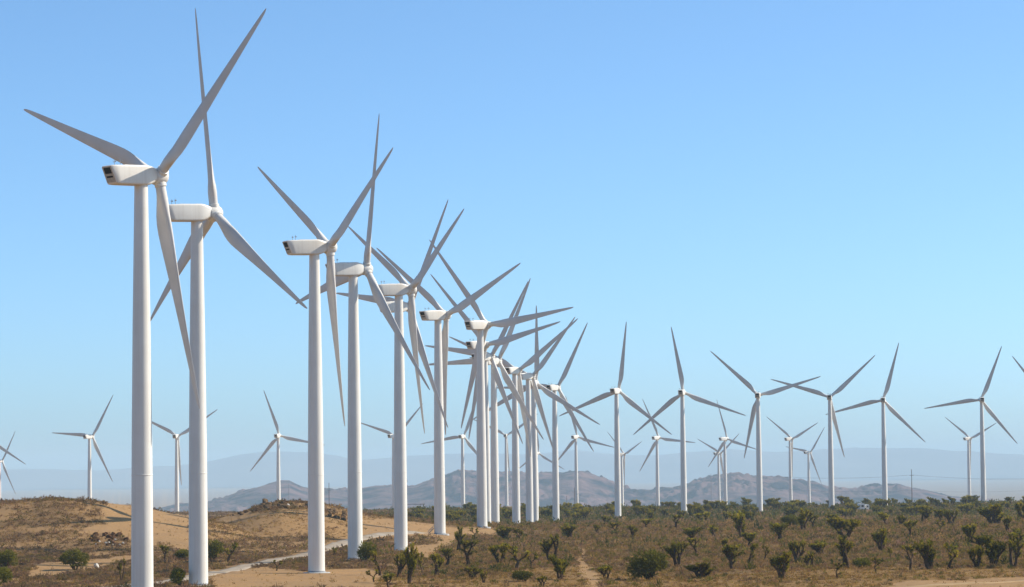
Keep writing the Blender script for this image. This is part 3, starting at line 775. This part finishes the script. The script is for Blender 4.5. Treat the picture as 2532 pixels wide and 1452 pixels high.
# kind, bearing of the foot, height, width (photo pixels), label
PLANTS = [
    ('B', 1605, 1434, 72, 92, 'biggest rounded dark green bush in the front of the right scrub'),
    ('J', 1500, 1433, 36, 40, 'small Joshua tree beside the sandy path, left of the biggest green bush'),
    ('D', 1738, 1428, 36, 78, 'low wide Joshua clump right of the biggest green bush'),
    ('J', 1814, 1409, 60, 44, 'open-branched Joshua tree with a clear bare trunk on the tan clearing edge'),
    ('J', 1852, 1404, 56, 46, 'thin leafy Joshua tree just right of the open-branched one'),
    ('D', 1935, 1432, 64, 62, 'dark many-stemmed Joshua tree alone on the tan clearing, below the third spaced turbine'),
    ('J', 1676, 1401, 60, 52, 'tall slender Joshua tree just behind the biggest green bush to its right'),
    ('D', 1838, 1332, 64, 58, 'tall dense Joshua tree below the third spaced turbine\'s left side'),
    ('J', 1856, 1352, 34, 42, 'Joshua tree standing at the foot of the tall dense one below the third spaced turbine'),
    ('J', 1525, 1322, 28, 38, 'dark Joshua tree in front of the first spaced tower\'s foot'),
    ('J', 1562, 1330, 30, 42, 'brownish Joshua tree right of the first spaced tower\'s foot'),
    ('J', 1478, 1322, 24, 30, 'little Joshua tree left of the first spaced tower\'s foot'),
    ('D', 1412, 1332, 36, 48, 'round Joshua tree just right of the dense row\'s last tower'),
    ('J', 1672, 1309, 34, 36, 'dark Joshua tree in front of the second spaced tower\'s left side'),
    ('J', 1600, 1306, 22, 40, 'low green Joshua tree between the first and second spaced towers'),
    ('J', 1708, 1342, 36, 46, 'Joshua tree in mid-scrub right of the second spaced tower'),
    ('J', 1722, 1370, 38, 44, 'Joshua tree in mid-scrub nearer than the one right of the second spaced tower'),
    ('J', 1640, 1368, 26, 26, 'small thin Joshua tree behind the biggest green bush'),
    ('B', 1946, 1304, 30, 60, 'bright green round bush touching a dark tree, right of the third spaced tower'),
    ('D', 1985, 1312, 52, 44, 'dark tall Joshua tree beside the bright green bush'),
    ('J', 2012, 1308, 32, 34, 'yellow-green Joshua tree just right of the dark tall one'),
    ('J', 1925, 1338, 44, 44, 'Joshua tree in front of the bright green bush'),
    ('J', 1972, 1392, 54, 50, 'Joshua tree standing left of the broken leaning trunk'),
    ('J', 2003, 1405, 38, 34, 'broken leaning Joshua tree with reddish bare trunk and tufted top'),
    ('D', 2090, 1330, 48, 78, 'wide dark Joshua clump below the fourth spaced tower'),
    ('J', 2093, 1402, 74, 58, 'tall Joshua tree with a single straight dark trunk below the wide clump'),
    ('J', 2072, 1430, 36, 36, 'small forked Joshua tree on tan ground in front of the straight-trunked one'),
    ('J', 2166, 1417, 34, 36, 'dark squat Joshua tree on the tan ground near a dead pole'),
    ('B', 2130, 1405, 26, 52, 'olive bush between the straight-trunked tree and the squat one'),
    ('D', 2180, 1362, 52, 44, 'round-headed Joshua tree below the fifth spaced tower'),
    ('J', 2204, 1384, 30, 20, 'tiny Joshua tree shaped like a torch near the round-headed one'),
    ('J', 2252, 1410, 58, 46, 'leftmost tree of the big front clump, leaning dark trunk'),
    ('D', 2302, 1408, 70, 74, 'biggest shady Joshua tree in the middle of the big front clump'),
    ('J', 2345, 1408, 62, 56, 'rightmost tree of the big front clump with several curved trunks'),
    ('J', 2247, 1332, 42, 36, 'thin brown Joshua tree below the utility pole'),
    ('J', 2284, 1293, 38, 40, 'green-topped Joshua tree right of the utility pole\'s foot'),
    ('J', 2326, 1291, 30, 30, 'left one of two adjoining Joshua trees left of the last whole turbine'),
    ('J', 2352, 1297, 36, 36, 'right one of two adjoining Joshua trees left of the last whole turbine'),
    ('J', 2324, 1318, 30, 24, 'small brown Joshua tree below the two adjoining ones'),
    ('J', 2296, 1321, 16, 24, 'tiny tufted Joshua plant in the scrub below the utility pole\'s right'),
    ('D', 2396, 1344, 46, 42, 'egg-shaped dense Joshua tree below the last whole turbine\'s left side'),
    ('J', 2420, 1366, 40, 34, 'Joshua tree between the egg-shaped one and the right front thicket'),
    ('D', 2416, 1404, 52, 40, 'dark left tree of the right front thicket'),
    ('D', 2456, 1400, 70, 66, 'bright-tipped middle tree of the right front thicket'),
    ('J', 2506, 1404, 80, 44, 'right tree of the right front thicket, near the edge'),
    ('D', 2460, 1298, 48, 74, 'wide Joshua tree below the last whole turbine\'s foot'),
    ('J', 2490, 1316, 38, 38, 'dark Joshua tree right of the wide one near the right edge'),
    ('J', 2512, 1350, 40, 44, 'Joshua tree above the right front thicket near the edge'),
    ('D', 2526, 1288, 44, 34, 'Joshua tree cut by the right edge at the scrub skyline'),
    ('J', 2196, 1300, 32, 50, 'spreading Joshua tree just below the fifth spaced tower\'s foot'),
    ('J', 2226, 1302, 28, 32, 'reddish Joshua tree between the fifth spaced tower and the utility pole'),
    ('J', 2045, 1302, 28, 34, 'Joshua tree just left below the fourth spaced tower'),
    ('J', 2030, 1372, 34, 60, 'straggly Joshua tree above the broken leaning trunk'),
    ('J', 1766, 1330, 30, 34, 'Joshua tree midway between the second and third spaced towers'),
    ('J', 1790, 1362, 30, 30, 'slight Joshua tree behind the open-branched one'),
    ('J', 1890, 1384, 34, 30, 'slight Joshua tree behind the dark many-stemmed one'),
    ('J', 940, 1424, 58, 46, 'left Joshua tree of the group before the fifth tower'),
    ('J', 984, 1428, 56, 46, 'grey-green Joshua tree covering the fifth tower\'s foot'),
    ('D', 1010, 1443, 92, 44, 'darkest and tallest Joshua tree before the fifth tower'),
    ('J', 962, 1456, 36, 40, 'low yellow-green Joshua tree at the bottom below the fifth tower'),
    ('J', 925, 1440, 30, 36, 'small Joshua tree left of the low yellow-green one'),
    ('J', 1046, 1418, 50, 38, 'Joshua tree just right of the darkest one'),
    ('J', 1078, 1426, 56, 46, 'pale-stemmed Joshua tree, second right of the darkest one'),
    ('J', 1104, 1402, 44, 44, 'brownish Joshua tree right of the pale-stemmed one'),
    ('J', 1134, 1366, 60, 36, 'upright Joshua tree rising against the sand before the sixth tower'),
    ('J', 1158, 1398, 58, 56, 'Joshua tree below the upright one against the sand'),
    ('J', 1172, 1336, 30, 24, 'small twiggy Joshua tree at the foot of the seventh tower'),
    ('J', 1165, 1432, 30, 58, 'low dark sprawling Joshua tree on the tan ground below the seventh tower'),
    ('J', 1196, 1441, 28, 18, 'tiny Joshua tree on the tan ground right of the sprawling one'),
    ('D', 1236, 1392, 46, 50, 'dark Joshua tree left of the broad fan-shaped one'),
    ('J', 1276, 1410, 62, 66, 'broad fan-shaped Joshua tree below the close pair of towers'),
    ('J', 1312, 1407, 38, 34, 'bright olive Joshua tree right of the fan-shaped one'),
    ('D', 1252, 1336, 34, 52, 'left Joshua tree of the clump right of the tight tower pair'),
    ('J', 1290, 1337, 30, 48, 'right Joshua tree of the clump right of the tight tower pair'),
    ('J', 1364, 1388, 62, 48, 'tall Joshua tree with dark crown below the dense row\'s last tower'),
    ('D', 1386, 1434, 58, 56, 'two-toned Joshua tree left of the sandy path\'s end'),
    ('B', 1298, 1438, 28, 62, 'low almost black bush on the tan ground below the close pair'),
    ('J', 1342, 1450, 26, 24, 'little Joshua tree right of the low almost black bush'),
    ('B', 186, 1410, 50, 76, 'round green bush on sand left of the nearest tower'),
    ('B', 446, 1450, 46, 46, 'green bush tucked left of the second tower\'s foot'),
    ('B', 18, 1404, 44, 56, 'olive bush at the left edge above another'),
    ('B', 10, 1446, 44, 44, 'lower olive bush in the left bottom corner'),
    ('J', 300, 1438, 54, 20, 'thin lone Joshua tree with bent dark trunk left of the nearest tower'),
    ('J', 406, 1386, 36, 32, 'thin Joshua tree between the two nearest towers'),
    ('B', 452, 1384, 26, 44, 'brown bush between the two nearest towers'),
    ('J', 565, 1390, 46, 46, 'Joshua tree with light trunk right of the second tower'),
    ('B', 530, 1384, 48, 44, 'dark bush touching the right side of the second tower'),
    ('J', 822, 1376, 22, 28, 'small twiggy Joshua tree between the third and fourth towers'),
    ('B', 908, 1388, 48, 50, 'rounded dark bush touching the right side of the fourth tower'),
    ('J', 684, 1412, 26, 26, 'tiny twiggy Joshua tree by the gravel road left of the third tower'),
]
random.seed(5)
for kd, px, py, hp, wp, lab in PLANTS:
    plant(kd, px, py, hp, wp, lab, 'Joshua trees of the near and middle scrub' if kd != 'B' else 'green bushes of the near scrub')

# the far band of trees along the skyline of the scrub
fr = np.random.default_rng(77)
n_far = 0
while n_far < 190:
    px = fr.uniform(1000, 2560); d = fr.uniform(1330, 2300) if fr.uniform() < 0.3 else fr.uniform(1750, 2300)
    if px < 1230: d = fr.uniform(1500, 2200)
    v = FW + (px - IW / 2) / F * RT; x = v[0] / v[1] * d; y = d
    if np.min(np.hypot(_tp[:, 0] - x, _tp[:, 1] - y)) < 7: continue
    if 2098 < px < 2150 and d < 2000: continue
    z = float(ground_z(x, y)); s = F / y; h = fr.uniform(4.2, 7.6)
    plant('F', 0, 0, h * s, h * s * fr.uniform(0.8, 1.25), 'small Joshua tree of the far dark green band along the scrub skyline', 'far Joshua trees along the skyline', pos=np.array([x, y, z]), pi=int(fr.integers(0, 9)))
    n_far += 1


# ------------------------------------------------------------------ brush nobody could count
def shrub_template(rg, n, flat=1.0):
    """twiggy dome, radius about 1, height about 0.9; n triangles"""
    a = rg.uniform(0, 6.28, n); el = np.arccos(rg.uniform(0.02, 1, n)); u = np.stack([np.sin(el) * np.cos(a), np.sin(el) * np.sin(a), np.cos(el) * flat], -1)
    st = u * rg.uniform(0.25, 0.75, (n, 1)) * np.array([1, 1, 0.9]); d = u + rg.normal(0, 0.35, (n, 3)) + np.array([0, 0, 0.25]); d /= np.linalg.norm(d, axis=1)[:, None]
    return leaf_tris(st, d, 0.42, 0.15 * (40 / n) ** 0.5, rg).reshape(n, 3, 3)


def scatter(name, label, cat, specs, seed, mat):
    """specs: list of (x, y, z, radius, height, colours, templates)"""
    rg = np.random.default_rng(seed); VV, CC = [], []
    for x, y, z, r, h, col, tmpl in specs:
        n = len(x); ti = rg.integers(0, len(tmpl), n); an = rg.uniform(0, 6.28, n)
        for k, T in enumerate(tmpl):
            s = ti == k
            if not s.any(): continue
            c, q = np.cos(an[s]), np.sin(an[s]); P = T.reshape(-1, 3)
            X = (P[None, :, 0] * c[:, None] - P[None, :, 1] * q[:, None]) * r[s][:, None] + x[s][:, None]
            Y = (P[None, :, 0] * q[:, None] + P[None, :, 1] * c[:, None]) * r[s][:, None] + y[s][:, None]
            Z = P[None, :, 2] * h[s][:, None] + z[s][:, None] - 0.05
            VV.append(np.stack([X, Y, Z], -1).reshape(-1, 3)); CC.append(np.repeat(col[s], len(P), axis=0))
    V = np.concatenate(VV); C = np.concatenate(CC)
    o = link(name, mesh_np(name, V, np.arange(len(V)).reshape(-1, 3), False, C), None, mat)
    return tag(o, label, cat, kind='stuff')


def sample(n, d0, d1, rg, umin=-60, umax=2600):
    d = np.sqrt(rg.uniform(d0 ** 2, d1 ** 2, n)); u = rg.uniform(umin, umax, n)
    x = (u - IW / 2) / F * d; y = d; z = ground_z(x, y)
    return x, y, z


def colours(n, rg, pal, var=0.25):
    pal = np.array(pal); i = rg.integers(0, len(pal), n)
    return pal[i] * rg.uniform(1 - var, 1 + var, (n, 1)) * rg.uniform(0.94, 1.06, (n, 3))


BROWN = [(0.20, 0.118, 0.058), (0.23, 0.138, 0.066), (0.175, 0.108, 0.062), (0.205, 0.122, 0.072), (0.165, 0.12, 0.036), (0.27, 0.165, 0.07)]
STRAW = [(0.34, 0.195, 0.05), (0.28, 0.155, 0.038), (0.40, 0.24, 0.07), (0.19, 0.105, 0.028), (0.21, 0.15, 0.024)]
GREENB = [(0.10, 0.095, 0.020), (0.075, 0.078, 0.020), (0.14, 0.122, 0.022)]
DARKB = [(0.235, 0.138, 0.060), (0.265, 0.158, 0.066), (0.205, 0.128, 0.064), (0.235, 0.142, 0.080), (0.205, 0.148, 0.034), (0.31, 0.185, 0.066)]
rg = np.random.default_rng(300)
NEAR = [shrub_template(rg, 44) for _ in range(5)]; MID = [shrub_template(rg, 20) for _ in range(5)]; FAR = [shrub_template(rg, 11) for _ in range(5)]
specs = []
for n, d0, d1, tm, rr, hh in [(21000, 520, 820, NEAR, (0.6, 1.4), (0.45, 1.1)), (40000, 820, 1300, MID, (0.7, 1.6), (0.5, 1.2)), (52000, 1300, 2330, FAR, (1.0, 2.2), (0.7, 1.5))]:
    x, y, z = sample(n, d0, d1, rg)
    m = scrub_mask(x, y, z); uu = IW / 2 + F * x / y + fbm(x / 20, y / 20, 61, 2) * 120
    clump = fbm(x / 13, y / 13, 55, 3)
    keep = (rg.uniform(0, 1, n) < np.where(m < 0.6, np.where(uu < 960, 0.6, 0.42), 1) * (m > 0) * np.clip(np.where(uu > 960, 1.0 + 1.2 * clump, 0.95 + 1.7 * clump), 0.08, 1)) & (seg_dist(x, y, ROAD) > 4.2) & (seg_dist(x, y, TRACK) > 3.6) 
    for t in _tp[:8]: keep &= np.hypot(x - t[0], y - t[1]) > 6
    ub = IW / 2 + F * x / y; keep &= ~((ub > 2104) & (ub < 2142) & (y > 1880) & (y < 1975))           # the trailers stand in a clearing
    x, y, z, m, uu = x[keep], y[keep], z[keep], m[keep], uu[keep]; k = len(x)
    big = np.where(m < 0.9, 0.7, 1.0) * np.where(rg.uniform(0, 1, k) < 0.14, rg.uniform(1.4, 2.0, k), 1.0); c = np.where((uu < 950)[:, None], colours(k, rg, BROWN), colours(k, rg, DARKB)); hgt = rg.uniform(*hh, k)
    g = (rg.uniform(0, 1, k) < np.where(y > 1650, 0.45, 0.08)) & (uu > 950)                 # green bushes among the brush
    c = np.where(g[:, None], colours(k, rg, GREENB), c); hgt = np.where(g, hgt * np.where(y > 1650, 1.8, 1.7), hgt)
    specs.append((x, y, z, rg.uniform(*rr, k) * big, hgt * big, c, tm))
scatter('dry_brush', 'dense brown dry brush covering the desert plain and hill slopes', 'brush', specs, 301, M_SCRUB)
# low straw tufts on the open ground
TUFT = [shrub_template(rg, 14, 1.6) for _ in range(4)]
x, y, z = sample(76000, 520, 1250, rg); m = scrub_mask(x, y, z); clump = fbm(x / 8, y / 8, 91, 3)
pr = np.where(m == 0, 0.10, np.where(m < 0.9, 0.95, 0.7)) * np.clip(0.8 + 1.6 * clump, 0.05, 1)
keep = (rg.uniform(0, 1, len(x)) < pr) & (seg_dist(x, y, ROAD) > 4.4) & (seg_dist(x, y, TRACK) > 2.8)
x, y, z = x[keep], y[keep], z[keep]; k = len(x)
scatter('dry_grass', 'low straw-coloured grass tufts scattered over the open tan ground', 'grass', [(x, y, z, rg.uniform(0.3, 0.75, k), rg.uniform(0.25, 0.75, k), colours(k, rg, STRAW), TUFT)], 302, M_SCRUB)


# ------------------------------------------------------------------ rocks
def boulder_mesh(seed):
    import bmesh
    bm = bmesh.new(); bmesh.ops.create_icosphere(bm, subdivisions=2, radius=1.0)
    rg = np.random.default_rng(seed); cut = [(v / np.linalg.norm(v), rg.uniform(0.55, 0.85)) for v in rg.normal(size=(16, 3))]
    for v in bm.verts:
        p = np.array(v.co)
        for nrm, dd in cut:
            t = p @ nrm
            if t > dd: p = p - nrm * (t - dd)
        p = p * (1 + rg.normal(0, 0.025)); v.co = p
    me = bpy.data.meshes.new('boulder'); bm.to_mesh(me); bm.free(); return me


ROCKS = [boulder_mesh(i) for i in range(6)]
for r in ROCKS: r.materials.append(M_ROCK)
PALE = [r.copy() for r in ROCKS]
DROCK = [r.copy() for r in ROCKS]
M_ROCK_DARK = material('dark_rock', (0.13, 0.065, 0.032), 0.95, 0.03, vary=(0.06, 0.03, 0.016), scale=0.6, bump=0.15, bump_scale=1.6)
for r in DROCK: r.materials.clear(); r.materials.append(M_ROCK_DARK)
for r in PALE: r.materials.clear(); r.materials.append(M_ROCK_PALE)
rk = np.random.default_rng(9)


def rock(px, py, size_px, label, group, pale=False, flat=0.75, sink=0.25):
    P = at(px, py); s = F / P[1]; r = size_px / s / 2
    o = link('boulder', (PALE if pale is True else DROCK if pale == 'dark' else ROCKS)[int(rk.integers(0, 6))]); o.location = (P[0], P[1], P[2] + r * (flat - sink))
    o.scale = (r * rk.uniform(0.8, 1.25), r * rk.uniform(0.8, 1.25), r * flat * rk.uniform(0.85, 1.2)); o.rotation_euler = tuple(rk.uniform(-0.4, 0.4, 2)) + (rk.uniform(0, 6.28),)
    return tag(o, label, 'rock', group)


GA, LA = 'boulders of the crest outcrop', 'brown boulder of the jagged rock outcrop on the second hill\'s crest'
for i in range(46):                                    # the crest outcrop of the second hill
    t = rk.uniform(0, 1); px = 640 + t * 165; crest = np.interp(px, [630, 655, 690, 720, 760, 810], [1262, 1249, 1243, 1246, 1249, 1256])
    rock(px, crest + rk.uniform(1, 12), rk.uniform(8, 19) * (1.2 if 660 < px < 720 else 1), LA, GA, flat=0.72, sink=0.4)
rock(656, 1250, 22, 'dark upright boulder at the left end of the crest outcrop', None, flat=1.1)
for i in range(24):
    t = rk.uniform(0, 1); px = 805 + t * 55; rock(px, np.interp(px, [800, 860], [1256, 1272]) + rk.uniform(0, 20), rk.uniform(8, 18), 'tan boulder of the rock pile between the third and fourth towers', 'boulders right of the third tower', flat=0.75, sink=0.35)
for i in range(12):
    px = 575 + 65 * rk.uniform(); rock(px, np.interp(px, [575, 640], [1274, 1258]) + rk.uniform(0, 7), rk.uniform(7, 13), 'small brown boulder on the left shoulder of the second hill', 'boulders on the second hill\'s left shoulder')
rock(712, 1256, 13, 'single pale boulder below the crest outcrop of the second hill', None, pale=True, flat=1.0)
for i in range(26):
    px = 218 + 100 * rk.uniform(); rock(px, 1336 + rk.normal(0, 6) - 0.03 * (px - 212), rk.uniform(10, 20), 'dark brown boulder of the rock patch on the left hill\'s slope', 'dark boulders on the left hill', pale='dark', flat=0.65, sink=0.35)
for px, py in [(262, 1345), (270, 1343), (286, 1336), (246, 1341), (304, 1345), (238, 1349), (278, 1349), (296, 1350)]:
    rock(px, py, rk.uniform(6, 9), 'pale stone among the dark rocks on the left hill\'s slope', 'pale stones on the left hill', pale=True)
rock(238, 1405, 20, 'round tan boulder right of the round green bush', None, pale=True, flat=0.8)


# ------------------------------------------------------------------ poles, wires, small far structures
def far_point(px, d):
    v = FW + (px - IW / 2) / F * RT; x = v[0] / v[1] * d; return np.array([x, d, float(ground_z(x, d))])


def pole(px, d, top_y, label, arms=1, mat=None, r=0.2):
    P = far_point(px, d); top = CAM_Z + (y_horizon(px) - top_y) / F * d; h = top - P[2]
    e = link('utility_pole', None); e.location = (P[0], P[1], P[2]); tag(e, label, 'pole', 'poles on the far plain')
    m = MB(); m.tube((0, 0, -0.5), (0, 0, h), r * 1.2, r * 0.8, 8); link('pole', m.mesh('pole', 40), e, mat or M_WOOD)
    for k in range(arms):
        m = MB(); m.box((0, 0, h - h * 0.14 - 1.6 * k), (3.4, 0.18, 0.22)); a = link('crossarm', m.mesh('crossarm'), e, mat or M_WOOD)
        for sx in (-1.5, 0.75, 1.5):
            m = MB(); m.tube((sx, 0, h - h * 0.14 - 1.6 * k + 0.1), (sx, 0, h - h * 0.14 - 1.6 * k + 0.5), 0.09, 0.06, 6); link('insulator', m.mesh('insulator'), a, M_GREY)
    return P, h


p1 = pole(2245, 2420, 1161, 'lone dark utility pole right of the fifth spaced tower', 1, None, 0.3)
pole(1751, 2700, 1172, 'thin pale pole left of the tiny turbine right of the second spaced tower', 0, M_GREY, 0.22)
pole(810, 2560, 1194, 'utility pole with crossarms between the third and fourth towers', 2, None, 0.28)
pole(1414, 2650, 1206, 'taller of the thin dark poles right of the dense row\'s last tower', 1, None, 0.26)
pole(1421, 2700, 1212, 'right one of the thin dark poles right of the dense row\'s last tower', 1, None, 0.2)
pole(1395, 2680, 1226, 'shorter thin pole just right of the dense row\'s last tower', 0, None, 0.2)
pole(1263, 2700, 1222, 'thin grey pole right of the tight tower pair', 0, M_GREY, 0.2)
pole(711, 2600, 1196, 'thin grey mast behind the crest outcrop of the second hill', 0, M_GREY, 0.2)
pole(502, 2650, 1190, 'faint grey pole right behind the second tower', 0, M_GREY, 0.2)


def wire(pts, label):
    m = MB()
    for a, b in zip(pts[:-1], pts[1:]):
        n = 14; sag = 2.2; q = [a + (b - a) * t - np.array([0, 0, sag * 4 * t * (1 - t)]) for t in np.linspace(0, 1, n)]
        for u, w in zip(q[:-1], q[1:]): m.tube(tuple(u), tuple(w), 0.05, 0.05, 4)
    return tag(link('power_line', m.mesh('power_line'), None, M_WIRE), label, 'power line', 'power lines on the lone pole')


def attach(px, d, yy): 
    v = FW + (px - IW / 2) / F * RT; return np.array([v[0] / v[1] * d, d, CAM_Z + (y_horizon(px) - yy) / F * d])


P1, H1 = p1
ax1 = np.array([P1[0] - 1.5, P1[1], P1[2] + H1 * 0.86 + 0.5]); ax2 = np.array([P1[0] + 1.5, P1[1], P1[2] + H1 * 0.86 + 0.5]); ax3 = np.array([P1[0], P1[1] - 0.25, P1[2] + H1 * 0.52])
for c, o1, o2, lab in ((ax1, 1179, 1180, 'upper left wire strung to the lone utility pole'), (ax2, 1177, 1184, 'upper right wire strung to the lone utility pole'), (ax3, 1206, 1207, 'lower wire strung to the lone utility pole')):
    wire([attach(1900, 2440, o1), c, attach(2620, 2400, o2)], lab)


def trailer(px, d, w, h, l, label):
    P = far_point(px, d); e = link('utility_trailer', None); e.location = tuple(P); e.rotation_euler = (0, 0, 0.25); tag(e, label, 'trailer', 'white trailers in the scrub')
    m = MB(); rings = []
    for y in (-l / 2, l / 2): rings.append([(x * w / 2, y, 0.6 + z * h) for x, z in ((-1, 0), (1, 0), (1, 0.7), (0.85, 0.92), (0.5, 1.0), (-0.5, 1.0), (-0.85, 0.92), (-1, 0.7))])
    m.loft(rings); link('body', m.mesh('body'), e, M_WHITE)
    m = MB(); m.box((0, -l / 2 - 0.02, 0.6 + h * 0.55), (w * 0.45, 0.06, h * 0.3)); link('window', m.mesh('window'), e, M_DARK)
    for sx in (-1, 1):
        m = MB(); m.tube((sx * w * 0.42 - 0.12, 0, 0.38), (sx * w * 0.42 + 0.12, 0, 0.38), 0.4, 0.4, 14); link('wheel', m.mesh('wheel', 40), e, M_DARK)


trailer(2119, 1960, 3.6, 4.0, 6, 'left white rounded trailer in the scrub right of the fourth spaced tower')
trailer(2132, 1964, 2.6, 3.4, 5, 'smaller right white trailer in the scrub right of the fourth spaced tower')


def shed(px, d, w, h, label):
    P = far_point(px, d); e = link('shed', None); e.location = tuple(P); tag(e, label, 'shed', 'white sheds far behind the scrub')
    m = MB(); m.box((0, 0, h / 2 - 0.5), (w, 6, h + 1)); link('wall', m.mesh('wall'), e, M_WHITE)
    m = MB(); m.add([(-w / 2 - 0.3, -3.3, h), (w / 2 + 0.3, -3.3, h), (w / 2 + 0.3, 3.3, h), (-w / 2 - 0.3, 3.3, h), (-w / 2 - 0.3, 0, h + 1.8), (w / 2 + 0.3, 0, h + 1.8)], [(0, 1, 5, 4), (2, 3, 4, 5), (0, 4, 3), (1, 2, 5), (3, 2, 1, 0)]); link('roof', m.mesh('roof'), e, M_GREY)
    m = MB(); m.box((0, -3.02, 1.0), (1.2, 0.08, 2.2)); link('door', m.mesh('door'), e, M_DARK)


shed(1054, 2480, 5, 9.5, 'small white shed far behind the scrub between the fifth and sixth towers')
shed(1067, 2500, 3.5, 10, 'narrower pale shed right beside the small white shed')


def gantry(px, d):
    P = far_point(px, d); e = link('substation_gantry', None); e.location = tuple(P); tag(e, 'grey steel substation frame far behind sand right of the fifth tower', 'gantry')
    for sx in (-8, 0, 8):
        m = MB(); m.tube((sx, 0, -1), (sx, 0, 17), 0.3, 0.22, 6); link('post', m.mesh('post'), e, M_GREY)
    for z in (11, 16):
        m = MB(); m.box((0, 0, z), (17.5, 0.5, 0.8)); link('beam', m.mesh('beam'), e, M_GREY)


gantry(1022, 2560)

# ------------------------------------------------------------------ the air
def build_haze():
    m = bpy.data.materials.new('haze_air'); m.use_nodes = True
    n, l = m.node_tree.nodes, m.node_tree.links; n.clear()
    o = n.new('ShaderNodeOutputMaterial'); v = n.new('ShaderNodeVolumePrincipled')
    v.inputs['Color'].default_value = (*HAZE_COLOR, 1); v.inputs['Density'].default_value = HAZE_DENSITY; v.inputs['Anisotropy'].default_value = 0.0
    l.new(v.outputs[0], o.inputs['Volume'])
    b = MB(); b.box((0, 0, 0), (2, 2, 2))
    me = b.mesh('haze'); me.transform(Matrix.Translation((0, 0, (-260 + 340) / 2)) @ Matrix.Diagonal((52000, 52000, (340 + 260) / 2, 1)))
    tag(link('haze', me, None, m), kind='stuff')


build_haze()
